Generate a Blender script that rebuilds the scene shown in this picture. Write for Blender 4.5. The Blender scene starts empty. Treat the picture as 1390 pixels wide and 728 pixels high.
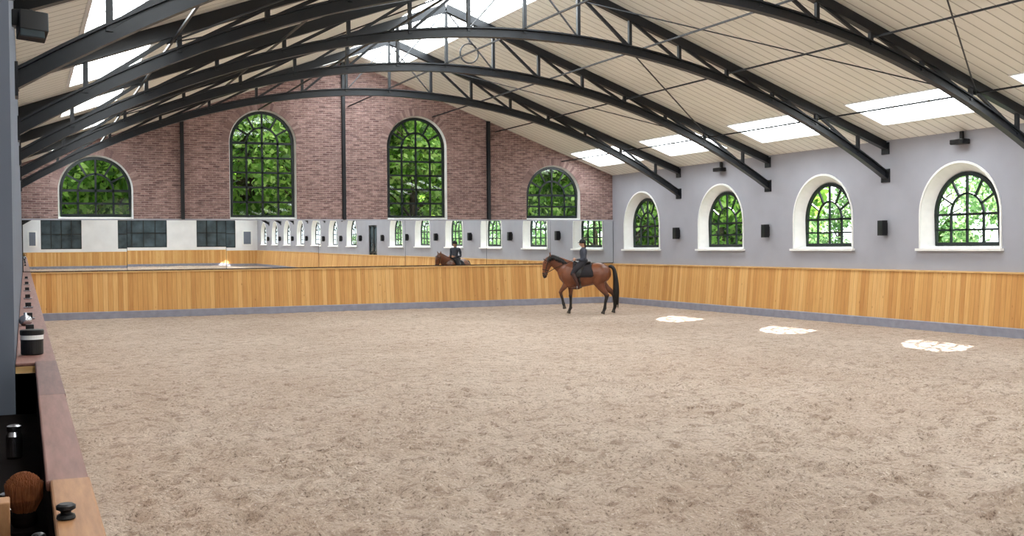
import bpy, math, random
import numpy as np
from mathutils import Vector, Matrix
from mathutils.geometry import tessellate_polygon
from mathutils.kdtree import KDTree
random.seed(7); rng=np.random.RandomState(5)
S=bpy.context.scene
col=S.collection
try:
    S.view_settings.view_transform='Standard'
except Exception: pass

# ------------------------------------------------------------ dimensions
XL,XR,D,YB=-0.06,20.0,36.05,-32.0      # left wall, right wall, far end wall, back wall
XC=9.97; EAVE=4.70; APEX=8.35; SL=(APEX-EAVE)/(XR-XC)
KICK=1.44; MTOP=3.04
BAY=4.84; TR0=31.5; WN0=33.95
def roofz(x): return APEX-SL*abs(x-XC)

# ------------------------------------------------------------ mesh helper
def cr(secs,k=4):
    """Catmull-Rom resample of loft sections"""
    if len(secs)<3: return secs
    q=[tuple(s)+((s[3],) if len(s)==4 else ()) for s in secs]; out=[]
    for i in range(len(q)-1):
        p0=q[max(i-1,0)];p1=q[i];p2=q[i+1];p3=q[min(i+2,len(q)-1)]
        for j in range(k):
            t=j/k; v=[]
            for a,b,c,d in zip(p0,p1,p2,p3):
                v.append(0.5*(2*b+(c-a)*t+(2*a-5*b+4*c-d)*t*t+(3*b-a-3*c+d)*t**3))
            v[3]=max(v[3],.002); v[4]=max(v[4],.002); out.append(tuple(v))
    out.append(q[-1]); return out
class MB:
    def __init__(s): s.v=[];s.f=[];s.m=[]
    def add(s,vs,fs,mi=0):
        o=len(s.v); s.v+= [tuple(p) for p in vs]
        for f in fs: s.f.append([i+o for i in f]); s.m.append(mi)
    def box(s,c,size,mi=0,rot=None):
        x,y,z=[a/2 for a in size]
        vs=[Vector((i*x,j*y,k*z)) for i in(-1,1) for j in(-1,1) for k in(-1,1)]
        if rot is not None: vs=[rot@p for p in vs]
        vs=[p+Vector(c) for p in vs]
        s.add(vs,[(0,1,3,2),(4,6,7,5),(0,4,5,1),(2,3,7,6),(0,2,6,4),(1,5,7,3)],mi)
    def bx(s,a,b,mi=0):
        s.box([(a[i]+b[i])/2 for i in range(3)],[abs(b[i]-a[i]) for i in range(3)],mi)
    def sweep(s,pts,w,h,lat,mi=0,closed=False):
        pts=[Vector(p) for p in pts]; lat=Vector(lat).normalized(); n=len(pts); vs=[];fs=[]
        for i,p in enumerate(pts):
            if closed: a,b=pts[i-1],pts[(i+1)%n]
            else: a,b=pts[max(i-1,0)],pts[min(i+1,n-1)]
            t=(b-a).normalized(); nn=lat.cross(t).normalized()
            vs+=[p+lat*w/2+nn*h/2,p-lat*w/2+nn*h/2,p-lat*w/2-nn*h/2,p+lat*w/2-nn*h/2]
        for i in range(n if closed else n-1):
            a=i*4;b=((i+1)%n)*4
            for k in range(4): fs.append((a+k,a+(k+1)%4,b+(k+1)%4,b+k))
        if not closed: fs+=[(3,2,1,0),(n*4-4,n*4-3,n*4-2,n*4-1)]
        s.add(vs,fs,mi)
    def tube(s,secs,mi=0,seg=14,lat=(0,1,0),sm=False):
        """secs: (x,y,z,rlat,rn)"""
        if sm: secs=cr(secs)
        P=[Vector(q[:3]) for q in secs]; n=len(P); vs=[];fs=[]
        for i,p in enumerate(P):
            t=(P[min(i+1,n-1)]-P[max(i-1,0)]).normalized()
            L=Vector(lat); L=L-t*L.dot(t)
            if L.length<1e-3: L=Vector((1,0,0))-t*t.x
            L.normalize(); N=t.cross(L)
            ra=secs[i][3]; rb=secs[i][4] if len(secs[i])>4 else ra
            for k in range(seg):
                a=2*math.pi*k/seg; vs.append(p+L*ra*math.cos(a)+N*rb*math.sin(a))
        for i in range(n-1):
            for k in range(seg):
                k2=(k+1)%seg; fs.append((i*seg+k,i*seg+k2,(i+1)*seg+k2,(i+1)*seg+k))
        vs.append(P[0]);vs.append(P[-1]);a=len(vs)-2;b=a+1
        for k in range(seg):
            k2=(k+1)%seg; fs.append((a,k2,k)); fs.append((b,(n-1)*seg+k,(n-1)*seg+k2))
        s.add(vs,fs,mi)
    def ball(s,c,r,mi=0,seg=14,rings=9):
        if not hasattr(r,'__len__'): r=(r,r,r)
        vs=[];fs=[]
        for i in range(1,rings):
            ph=math.pi*i/rings
            for k in range(seg):
                a=2*math.pi*k/seg
                vs.append((c[0]+r[0]*math.sin(ph)*math.cos(a),c[1]+r[1]*math.sin(ph)*math.sin(a),c[2]+r[2]*math.cos(ph)))
        vs.append((c[0],c[1],c[2]+r[2]));vs.append((c[0],c[1],c[2]-r[2]));T=len(vs)-2;B=T+1
        for i in range(rings-2):
            for k in range(seg):
                k2=(k+1)%seg; fs.append((i*seg+k,(i+1)*seg+k,(i+1)*seg+k2,i*seg+k2))
        for k in range(seg):
            k2=(k+1)%seg; fs.append((T,k,k2)); fs.append((B,(rings-2)*seg+k2,(rings-2)*seg+k))
        s.add(vs,fs,mi)
    def lathe(s,c,prof,mi=0,seg=28):
        vs=[];fs=[];n=len(prof)
        for r,z in prof:
            for k in range(seg):
                a=2*math.pi*k/seg; vs.append((c[0]+r*math.cos(a),c[1]+r*math.sin(a),c[2]+z))
        for i in range(n-1):
            for k in range(seg):
                k2=(k+1)%seg; fs.append((i*seg+k,i*seg+k2,(i+1)*seg+k2,(i+1)*seg+k))
        fs.append(tuple(range(seg))[::-1]); fs.append(tuple((n-1)*seg+k for k in range(seg)))
        s.add(vs,fs,mi)
    def poly(s,outer,holes,fn,d0,d1,mi=0,miside=None):
        """2D polygon with holes extruded between depth d0 and d1, fn(u,v,d)->world"""
        if miside is None: miside=mi
        loops=[outer]+holes
        tri=tessellate_polygon([[Vector((p[0],p[1],0)) for p in l] for l in loops])
        flat=[p for l in loops for p in l]; n=len(flat)
        vs=[fn(p[0],p[1],d0) for p in flat]+[fn(p[0],p[1],d1) for p in flat]
        s.add(vs,[tuple(t) for t in tri]+[tuple(i+n for i in t[::-1]) for t in tri],mi)
        o=0;fs=[]
        for l in loops:
            k=len(l)
            for i in range(k):
                j=(i+1)%k; fs.append((o+i,o+j,o+j+n,o+i+n))
            o+=k
        s.add(vs,fs,miside)
    def obj(s,name,mats,smooth=False,parent=None,bevel=0,fixn=True):
        me=bpy.data.meshes.new(name); me.from_pydata(s.v,[],s.f)
        for m in mats: me.materials.append(m)
        me.polygons.foreach_set('material_index',s.m)
        if smooth: me.polygons.foreach_set('use_smooth',[True]*len(s.f))
        me.update()
        if fixn:
            import bmesh
            bm=bmesh.new(); bm.from_mesh(me); bmesh.ops.recalc_face_normals(bm,faces=bm.faces); bm.to_mesh(me); bm.free()
        o=bpy.data.objects.new(name,me); col.objects.link(o)
        if parent: o.parent=parent
        if bevel:
            b=o.modifiers.new('bevel','BEVEL'); b.width=bevel; b.segments=2; b.limit_method='ANGLE'
        return o

# ------------------------------------------------------------ materials
def srgb(r,g,b):
    f=lambda c:(c/255/12.92) if c/255<=0.04045 else ((c/255+0.055)/1.055)**2.4
    return (f(r),f(g),f(b),1)
class NT:
    def __init__(s,name):
        s.m=bpy.data.materials.new(name); s.m.use_nodes=True; s.t=s.m.node_tree; s.b=s.t.nodes['Principled BSDF']; s.out=s.t.nodes['Material Output']
    def n(s,typ,**kw):
        nd=s.t.nodes.new(typ)
        for k,v in kw.items():
            if k in nd.inputs: nd.inputs[k].default_value=v
            else: setattr(nd,k,v)
        return nd
    def l(s,a,b): s.t.links.new(a,b)
    def math(s,op,a,b=None,clamp=False):
        nd=s.t.nodes.new('ShaderNodeMath'); nd.operation=op; nd.use_clamp=clamp
        for i,x in enumerate((a,b)):
            if x is None: continue
            if isinstance(x,(int,float)): nd.inputs[i].default_value=x
            else: s.l(x,nd.inputs[i])
        return nd.outputs[0]
    def mix(s,fac,a,b,typ='MIX'):
        nd=s.t.nodes.new('ShaderNodeMixRGB'); nd.blend_type=typ
        for i,x in zip((0,1,2),(fac,a,b)):
            if isinstance(x,(int,float,tuple)): nd.inputs[i].default_value=x
            else: s.l(x,nd.inputs[i])
        return nd.outputs[0]
    def ramp(s,fac,stops):
        nd=s.t.nodes.new('ShaderNodeValToRGB'); e=nd.color_ramp.elements
        while len(e)<len(stops): e.new(0.5)
        for el,(p,c) in zip(e,stops): el.position=p; el.color=c
        s.l(fac,nd.inputs[0]); return nd.outputs[0]
    def coord(s):
        return s.n('ShaderNodeTexCoord').outputs['Object']
    def xyz(s,v):
        nd=s.n('ShaderNodeSeparateXYZ'); s.l(v,nd.inputs[0]); return nd.outputs
    def comb(s,x,y,z):
        nd=s.n('ShaderNodeCombineXYZ')
        for i,a in enumerate((x,y,z)):
            if isinstance(a,(int,float)): nd.inputs[i].default_value=a
            else: s.l(a,nd.inputs[i])
        return nd.outputs[0]
    def noise(s,vec,scale,detail=3,rough=0.5):
        nd=s.n('ShaderNodeTexNoise'); nd.inputs['Scale'].default_value=scale; nd.inputs['Detail'].default_value=detail; nd.inputs['Roughness'].default_value=rough
        if vec is not None: s.l(vec,nd.inputs['Vector'])
        return nd.outputs['Fac']
    def bump(s,h,strength=0.5,dist=0.01):
        nd=s.n('ShaderNodeBump'); nd.inputs['Strength'].default_value=strength; nd.inputs['Distance'].default_value=dist
        s.l(h,nd.inputs['Height']); s.l(nd.outputs[0],s.b.inputs['Normal'])
def plain(name,c,rough=0.6,metal=0,var=0.08,scale=6,spec=0.4):
    t=NT(name); co=t.coord(); nz=t.noise(co,scale,4)
    d=tuple(x*(1-var) for x in c[:3])+(1,); e=tuple(min(1,x*(1+var)) for x in c[:3])+(1,)
    t.l(t.ramp(nz,[(0.3,d),(0.7,e)]),t.b.inputs['Base Color'])
    t.b.inputs['Roughness'].default_value=rough; t.b.inputs['Metallic'].default_value=metal
    t.b.inputs['Specular IOR Level'].default_value=spec
    return t.m
G=lambda v:(v,v,v,1)
M={}
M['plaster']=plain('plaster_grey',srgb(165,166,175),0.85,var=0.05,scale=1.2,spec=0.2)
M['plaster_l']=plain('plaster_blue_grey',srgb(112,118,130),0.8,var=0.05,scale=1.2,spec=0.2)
M['plaster_w']=plain('plaster_white',srgb(228,228,230),0.8,var=0.05,scale=1.2,spec=0.2)
M['concrete']=plain('concrete_base',srgb(146,146,158),0.8,var=0.12,scale=5,spec=0.2)
M['white']=plain('white_paint',srgb(238,238,236),0.5,var=0.03)
M['steel']=plain('dark_steel',srgb(27,30,35),0.42,metal=0.0,var=0.25,scale=3,spec=0.4)
M['rod']=plain('steel_rod',srgb(60,62,66),0.4,metal=0.3,var=0.1)
M['iron']=plain('window_iron',srgb(22,32,32),0.45,var=0.15)
M['black']=plain('black_plastic',srgb(18,18,20),0.4,var=0.1)
M['chrome']=plain('brushed_metal',srgb(190,190,195),0.25,metal=1.0,var=0.05)
M['grass']=plain('grass',srgb(80,120,40),0.9,var=0.5,scale=3)
M['darkwood_void']=plain('dark_wood_void',srgb(20,14,12),0.9,var=0.3,scale=8,spec=0.05)  # brush handle wood, and painted shade for the trough interior
M['screen']=plain('dark_glass',srgb(70,82,88),0.12,var=0.5,scale=0.9)  # opaque panes; lighter noise paints in their reflections
# brick
def brick(name,plane='xz'):
    t=NT(name); x,y,z=t.xyz(t.coord()); v=t.comb(x if plane=='xz' else y,z,0)
    br=t.n('ShaderNodeTexBrick'); t.l(v,br.inputs['Vector'])
    br.inputs['Scale'].default_value=1; br.inputs['Brick Width'].default_value=0.23; br.inputs['Row Height'].default_value=0.068
    br.inputs['Mortar Size'].default_value=0.009; br.inputs['Mortar Smooth'].default_value=0.3; br.inputs['Bias'].default_value=-0.1
    br.inputs['Color1'].default_value=srgb(168,147,142); br.inputs['Color2'].default_value=srgb(124,103,102); br.inputs['Mortar'].default_value=srgb(182,171,165)
    big=t.noise(v,0.7,4,0.6); st=t.n('ShaderNodeMapping'); t.l(v,st.inputs[0]); st.inputs['Scale'].default_value=(4,14,1)
    fn=t.noise(st.outputs[0],1.0,3,0.6)
    c=t.mix(0.3,br.outputs['Color'],t.ramp(big,[(0.3,srgb(140,124,122)),(0.7,srgb(206,188,184))]),'OVERLAY')
    c=t.mix(0.6,c,t.ramp(fn,[(0.32,srgb(104,92,94)),(0.68,srgb(208,196,194))]),'OVERLAY')
    t.l(c,t.b.inputs['Base Color']); t.b.inputs['Roughness'].default_value=0.9; t.b.inputs['Specular IOR Level'].default_value=0.15
    inv=t.math('SUBTRACT',1.0,br.outputs['Fac']); t.bump(inv,0.6,0.01)
    return t.m
M['brick']=brick('brick_wall')
t=NT('brick_voussoir'); g=t.n('ShaderNodeNewGeometry'); 
t.l(t.ramp(g.outputs['Random Per Island'],[(0,srgb(120,96,94)),(0.5,srgb(144,118,113)),(1,srgb(164,140,134))]),t.b.inputs['Base Color']); t.b.inputs['Roughness'].default_value=0.9
M['vouss']=t.m
# wood planks (vertical boards), axis = along-wall coordinate
def planks(name,axis,c0,c1,c2,bw=0.145):
    t=NT(name); o=t.xyz(t.coord()); a=o[axis]; z=o[2]
    q=t.math('DIVIDE',a,bw); fl=t.math('FLOOR',q); fr=t.math('FRACT',q)
    wn=t.n('ShaderNodeTexWhiteNoise',noise_dimensions='1D'); t.l(fl,wn.inputs['W']); r=wn.outputs['Value']
    base=t.ramp(r,[(0.0,c0),(0.5,c1),(1.0,c2)])
    gv=t.comb(t.math('MULTIPLY',a,30.0),t.math('MULTIPLY',r,50.0),t.math('MULTIPLY',z,1.6))
    gn=t.noise(gv,1.0,4,0.6)
    c=t.mix(0.5,base,t.ramp(gn,[(0.3,srgb(165,122,80)),(0.7,srgb(238,212,172))]),'SOFT_LIGHT')
    kv=t.n('ShaderNodeTexVoronoi'); kv.inputs['Scale'].default_value=1.0
    t.l(t.comb(t.math('MULTIPLY',a,4.5),t.math('MULTIPLY',r,9.0),t.math('MULTIPLY',z,2.2)),kv.inputs['Vector'])
    kn=t.ramp(kv.outputs['Distance'],[(0.03,(1,1,1,1)),(0.10,(0,0,0,1))])
    c=t.mix(t.math('MULTIPLY',kn,0.55),c,srgb(140,82,40))
    e=t.math('MINIMUM',fr,t.math('SUBTRACT',1.0,fr)); gr=t.math('LESS_THAN',e,0.03)
    c=t.mix(t.math('MULTIPLY',gr,0.55),c,srgb(110,72,36))
    t.l(c,t.b.inputs['Base Color']); t.b.inputs['Roughness'].default_value=0.65; t.b.inputs['Specular IOR Level'].default_value=0.3
    t.bump(t.math('MINIMUM',t.math('MULTIPLY',e,12.0),1.0),0.5,0.006)
    return t.m
pc=(srgb(190,145,92),srgb(206,163,108),srgb(218,180,128))
M['plank_x']=planks('pine_boards_x',0,*pc); M['plank_y']=planks('pine_boards_y',1,*pc)
def wood(name,c0,c1,scale=(1,1,1)):
    t=NT(name); mp=t.n('ShaderNodeMapping'); t.l(t.coord(),mp.inputs[0]); mp.inputs['Scale'].default_value=scale
    nz=t.noise(mp.outputs[0],4,5,0.6); t.l(t.ramp(nz,[(0.3,c0),(0.7,c1)]),t.b.inputs['Base Color']); t.b.inputs['Roughness'].default_value=0.5
    return t.m
M['cap']=wood('pine_cap',srgb(205,160,100),srgb(232,195,135),(1,1,8))
M['redwood']=wood('red_brown_wood',srgb(118,78,68),srgb(150,104,92),(12,1,4))
M['redwood2']=wood('maroon_wood',srgb(96,62,58),srgb(126,86,78),(12,1,4))
M['orange']=wood('orange_wood',srgb(150,102,64),srgb(184,134,90),(12,1,4))
# ceiling panels
t=NT('ceiling_panel'); o=t.xyz(t.coord()); q=t.math('DIVIDE',o[1],0.30); fr=t.math('FRACT',q); e=t.math('MINIMUM',fr,t.math('SUBTRACT',1.0,fr))
g=t.math('LESS_THAN',e,0.05); nz=t.noise(t.coord(),0.6,3)
c=t.ramp(nz,[(0.3,srgb(240,240,230)),(0.7,srgb(248,248,240))]); c=t.mix(t.math('MULTIPLY',g,0.65),c,srgb(150,146,134))
t.l(c,t.b.inputs['Base Color']); t.b.inputs['Roughness'].default_value=0.6; t.bump(t.math('MINIMUM',t.math('MULTIPLY',e,9.0),1.0),0.6,0.012)
M['ceil']=t.m
# skylight
def emis(name,c,s):
    t=NT(name); t.b.inputs['Base Color'].default_value=c; t.b.inputs['Emission Color'].default_value=c; t.b.inputs['Emission Strength'].default_value=s; t.b.inputs['Roughness'].default_value=0.3
    return t.m
M['sky']=emis('skylight_diffuser',(0.91,0.97,1.0,1),9.4)
# mirror
t=NT('mirror_glass'); t.b.inputs['Metallic'].default_value=1; t.b.inputs['Roughness'].default_value=0.0; t.b.inputs['Base Color'].default_value=(0.92,0.95,0.95,1); M['mirror']=t.m
# window glass
t=NT('window_glass'); t.t.nodes.remove(t.b); tr=t.n('ShaderNodeBsdfTransparent'); gl=t.n('ShaderNodeBsdfGlossy'); gl.inputs['Roughness'].default_value=0.02
mx=t.n('ShaderNodeMixShader'); mx.inputs[0].default_value=0.06; t.l(tr.outputs[0],mx.inputs[1]); t.l(gl.outputs[0],mx.inputs[2]); t.l(mx.outputs[0],t.out.inputs[0]); M['glass']=t.m
# leaves
def leafmat(name,a,b_,c_,tm):
    t=NT(name); g=t.n('ShaderNodeNewGeometry'); lc=t.ramp(g.outputs['Random Per Island'],[(0,a),(0.5,b_),(1,c_)])
    t.l(lc,t.b.inputs['Base Color']); t.b.inputs['Roughness'].default_value=0.5
    tl=t.n('ShaderNodeBsdfTranslucent'); t.l(t.mix(1.0,lc,tm,'MULTIPLY'),tl.inputs['Color']); mx=t.n('ShaderNodeMixShader'); mx.inputs[0].default_value=0.5
    t.l(t.b.outputs[0],mx.inputs[1]); t.l(tl.outputs[0],mx.inputs[2]); t.l(mx.outputs[0],t.out.inputs[0]); return t.m
M['leaf']=leafmat('leaves',srgb(44,78,30),srgb(132,180,76),srgb(210,236,140),(1.0,1.0,0.75,1))
M['leaf2']=leafmat('leaves_pale',srgb(84,122,80),srgb(138,176,118),srgb(206,226,178),(1.0,1.0,0.88,1))
M['bark']=plain('bark',srgb(70,58,46),0.9,var=0.4,scale=6)
t=NT('hedge_leaf'); co=t.coord(); v=t.n('ShaderNodeTexVoronoi'); v.inputs['Scale'].default_value=3.0; t.l(co,v.inputs['Vector'])
t.l(t.mix(0.5,t.ramp(v.outputs['Distance'],[(0.1,srgb(90,140,45)),(0.6,srgb(14,30,10))]),t.ramp(t.noise(co,0.5,4),[(0.35,srgb(10,26,8)),(0.65,srgb(110,160,55))]),'MIX'),t.b.inputs['Base Color']); t.b.inputs['Roughness'].default_value=0.9; M['hedge']=t.m
# sand
t=NT('arena_sand'); co=t.coord(); n1=t.noise(co,0.9,5,0.6); n2=t.noise(co,5,6,0.62); n3=t.noise(co,30,5,0.7); n0=t.noise(co,0.22,4,0.6)
c=t.ramp(n1,[(0.3,srgb(200,179,161)),(0.7,srgb(216,197,180))])
c=t.mix(t.ramp(n0,[(0.35,G(.35)),(0.6,G(0))]),c,srgb(182,156,136))
c=t.mix(t.ramp(n2,[(0.36,G(.6)),(0.5,G(0))]),c,srgb(150,124,106))  # shade of the sand's hollows put into the colour
c=t.mix(t.ramp(n3,[(0.34,G(.85)),(0.46,G(0))]),c,srgb(108,88,74))  # finer hollows between crumbs darkened in colour the same way
c=t.mix(t.ramp(n3,[(0.57,G(0)),(0.70,G(.85))]),c,srgb(242,230,218))
t.l(c,t.b.inputs['Base Color']); t.b.inputs['Roughness'].default_value=0.95; t.b.inputs['Specular IOR Level'].default_value=0.1
t.bump(t.math('ADD',n3,t.math('MULTIPLY',n2,1.5)),1.0,0.05); M['sand']=t.m

# ------------------------------------------------------------ floor
def vnoise(X,Y,s,seed):
    r=np.random.RandomState(seed); Gd=r.rand(256,256)
    x=X/s;y=Y/s; xi=np.floor(x).astype(int);yi=np.floor(y).astype(int);fx=x-xi;fy=y-yi
    fx=fx*fx*(3-2*fx);fy=fy*fy*(3-2*fy)
    g=lambda a,b:Gd[a%256,b%256]
    return (g(xi,yi)*(1-fx)+g(xi+1,yi)*fx)*(1-fy)+(g(xi,yi+1)*(1-fx)+g(xi+1,yi+1)*fx)*fy-0.5
xs=np.linspace(XL,XR,430)
ys=[YB]; 
while ys[-1]<0: ys.append(ys[-1]+0.6)
while ys[-1]<D: ys.append(min(D,ys[-1]+ (0.04 if ys[-1]<12 else 0.04+0.005*(ys[-1]-12))))
ys=np.array(ys); X,Y=np.meshgrid(xs,ys)
H=0.05*vnoise(X,Y,0.4,2)+0.055*vnoise(X,Y,0.19,3)+0.03*vnoise(X,Y,0.10,4)
for i in range(4200):
    px=rng.uniform(0.4,19.4);py=rng.uniform(1.5,34);r=rng.uniform(0.06,0.12)
    j0,j1=np.searchsorted(ys,[py-0.4,py+0.4]);i0,i1=np.searchsorted(xs,[px-0.4,px+0.4])
    d2=((X[j0:j1,i0:i1]-px)**2+(Y[j0:j1,i0:i1]-py)**2)/(r*r)
    H[j0:j1,i0:i1]+= -0.05*np.exp(-d2)+0.025*np.exp(-(np.sqrt(d2)-1.5)**2*3)
# hoof tracks: lines of prints along riding figures
def hoof(px,py,r,dep,A_=None):
    j0,j1=np.searchsorted(ys,[py-0.35,py+0.35]);i0,i1=np.searchsorted(xs,[px-0.35,px+0.35])
    d2=((X[j0:j1,i0:i1]-px)**2+(Y[j0:j1,i0:i1]-py)**2)/(r*r)
    H[j0:j1,i0:i1]+= -dep*np.exp(-d2*d2)+0.03*np.exp(-(np.sqrt(d2)-1.45)**2*4)
for cx,cy,R_ in((9,14,7.5),(10,22,8.0),(8.5,9,6.0),(13,12,5.0),(11,16,9.0)):
    a=rng.uniform(0,6)
    for i in range(int(2*math.pi*R_/0.45)):
        a+=0.45/R_; q=R_+(0.12 if i%2 else -0.12)+rng.uniform(-.05,.05); x_=cx+q*math.cos(a); y_=cy+q*math.sin(a)
        if 0.6<x_<19.3 and 1.5<y_<35: hoof(x_,y_,0.085,0.06)
# the surface is harrowed flatter towards the far end and the outer track
A=np.clip(1.0-(Y-9)/14,0.28,1.0)*np.clip(1.0-(X-13.5)/8,0.5,1.0)
H=H*A+0.03*vnoise(X,Y,1.6,1)*A-0.006
ny,nx=X.shape
verts=np.stack([X.ravel(),Y.ravel(),H.ravel()],1)
idx=np.arange(ny*nx).reshape(ny,nx)
quads=np.stack([idx[:-1,:-1],idx[:-1,1:],idx[1:,1:],idx[1:,:-1]],-1).reshape(-1,4)
me=bpy.data.meshes.new('floor'); me.from_pydata(verts.tolist(),[],quads.tolist()); me.polygons.foreach_set('use_smooth',[True]*len(quads)); me.materials.append(M['sand']); me.update()
fo=bpy.data.objects.new('floor',me); col.objects.link(fo)

# ------------------------------------------------------------ walls
def arch(cx,r,z0,zs,n=24):
    p=[(cx-r,z0),(cx+r,z0)]
    for i in range(n+1):
        a=math.pi*i/n; p.append((cx+r*math.cos(a),zs+r*math.sin(a)))
    return p
RE=1.08
endw=[(2.03,3.92),(7.12,5.52),(12.38,5.52),(17.57,3.94)]
holes=[arch(cx,RE,MTOP+0.02,zs) for cx,zs in endw]
TH=0.35
mb=MB(); mb.poly([(XL-0.3,-0.1),(XR+0.3,-0.1),(XR+0.3,roofz(XR+0.3)),(XC,APEX),(XL-0.3,roofz(XL-0.3))],holes,lambda u,v,d:(u,D+d,v),0,TH)
mb.obj('wall_far',[M['brick']])
RW=1.2; Z0=1.97; ZS=2.77
wy=[WN0-BAY*i for i in range(14)]; door_i=6
holes=[arch(y,RW,Z0,ZS) for i,y in enumerate(wy) if i!=door_i]
holes.append([(wy[door_i]-0.9,0.02),(wy[door_i]+0.9,0.02),(wy[door_i]+0.9,3.3),(wy[door_i]-0.9,3.3)])
mb=MB(); mb.poly([(YB,-0.1),(D,-0.1),(D,EAVE),(YB,EAVE)],holes,lambda u,v,d:(XR+d,u,v),0,TH)
mb.obj('wall_right',[M['plaster']])
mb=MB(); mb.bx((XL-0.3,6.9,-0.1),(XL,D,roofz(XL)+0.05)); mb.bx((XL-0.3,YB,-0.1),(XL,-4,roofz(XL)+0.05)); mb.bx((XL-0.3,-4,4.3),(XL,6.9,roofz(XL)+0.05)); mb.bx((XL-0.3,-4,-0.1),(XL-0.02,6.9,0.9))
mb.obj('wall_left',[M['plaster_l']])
mb=MB(); mb.bx((-4.2,-4.2,0.8),(-4,7.2,4.5)); mb.bx((-4,-4.2,0.8),(XL-0.3,-4,4.5)); mb.bx((-4,6.9,0.8),(XL-0.3,7.1,4.5)); mb.bx((-4.2,-4.2,4.5),(XL-0.3,7.2,4.6)); mb.bx((-4.2,-4.2,0.7),(XL-0.3,7.2,0.8))
mb.obj('wall_gallery',[M['plaster_w']])
bh=[[(a,1.7),(b,1.7),(b,4.3),(a,4.3)] for a,b in((1.4,4.7),(7.7,11.7),(14.3,18.0))]
mb=MB(); mb.poly([(XL-0.3,-0.1),(XR+0.3,-0.1),(XR+0.3,roofz(XR+0.3)),(XC,APEX),(XL-0.3,roofz(XL-0.3))],bh,lambda u,v,d:(u,YB-d,v),0,TH)
mb.obj('wall_back',[M['plaster_w']])
wi=0
for a,b in((1.4,4.7),(7.7,11.7),(14.3,18.0)):
    wi+=1; mb=MB(); mb.bx((a,YB-0.3,1.7),(b,YB-0.25,4.3),1)
    for k in range(5):
        u=a+(b-a)*k/4; mb.bx((u-0.04,YB-0.25,1.7),(u+0.04,YB-0.18,4.3),0)
    for z in(1.74,3.0,4.26): mb.bx((a,YB-0.25,z-0.04),(b,YB-0.17,z+0.04),0)
    mb.obj('window_%d'%(wi+20),[M['iron'],M['screen']])
for a,b in((0.35,1.1),(18.6,19.5)):
    wi+=1; mb=MB(); mb.bx((a,YB,1.9),(b,YB+0.08,3.3),0); mb.bx((a+0.12,YB+0.07,2.02),(b-0.12,YB+0.09,3.18),1); mb.obj('window_%d'%(wi+20),[M['white'],M['plaster_l']])
mb=MB(); mb.add([(-60,-60,-0.15),(80,-60,-0.15),(80,90,-0.15),(-60,90,-0.15)],[(0,1,2,3)]); mb.obj('ground',[M['grass']])

# ------------------------------------------------------------ ceiling
rh=1.2
def ceil_side(side):
    if side>0:
        x0,x1=XC+rh,XR+0.35; sx=(18.0,19.2)
    else:
        x0,x1=XL-0.35,XC-rh; sx=(2*XC-19.2,2*XC-18.0)
    hs=[[(sx[0],y-1.6),(sx[1],y-1.6),(sx[1],y+1.6),(sx[0],y+1.6)] for y in wy]
    return [(x0,YB-0.3),(x1,YB-0.3),(x1,D+0.3),(x0,D+0.3)],hs
mb=MB(); sk=MB()
for sd in(1,-1):
    o,hs=ceil_side(sd); mb.poly(o,hs,lambda u,v,d:(u,v,roofz(u)+d),0,0.14)
    for h in hs:
        sk.poly(h,[],lambda u,v,d:(u,v,roofz(u)+d),0.10,0.13,1)
        for a,b in((0,1),(1,2),(2,3),(3,0)):
            A_,B_=h[a],h[b]; sk.sweep([(A_[0],A_[1],roofz(A_[0])+0.01),(B_[0],B_[1],roofz(B_[0])+0.01)],0.06,0.05,(0,0,1),0)
        ym=(h[0][1]+h[2][1])/2
        for q in (-0.53,0.53): sk.sweep([(h[0][0],ym+q,roofz(h[0][0])+0.08),(h[1][0],ym+q,roofz(h[1][0])+0.08)],0.03,0.03,(0,0,1),0)
for sd in(1,-1):
    for ya,yb in((D-1.2,D+0.3),(YB-0.3,YB+1.2)):
        xa,xb=(XC,XC+rh) if sd>0 else (XC-rh,XC)
        mb.poly([(xa,ya),(xb,ya),(xb,yb),(xa,yb)],[],lambda u,v,d:(u,v,roofz(u)+d),0,0.14)
mb.obj('ceiling',[M['ceil']])
for sd in(1,-1):
    xa,xb=(XC,XC+rh) if sd>0 else (XC-rh,XC)
    sk.poly([(xa,YB+1.2),(xb,YB+1.2),(xb,D-1.2),(xa,D-1.2)],[],lambda u,v,d:(u,v,roofz(u)+d),0.10,0.13,1)
    y=YB+1.2
    while y<=D-1.2: 
        a,b=XC,XC+sd*rh; sk.sweep([(a,y,roofz(a)+0.05),(b,y,roofz(b)+0.05)],0.04,0.05,(0,1,0),0); y+=1.21
    for f in(0.5,1.0): 
        x=XC+sd*rh*f; sk.bx((x-0.02,YB+1.2,roofz(x)),(x+0.02,D-1.2,roofz(x)+0.06),0)
sk.obj('skylight',[M['white'],M['sky']])

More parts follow.
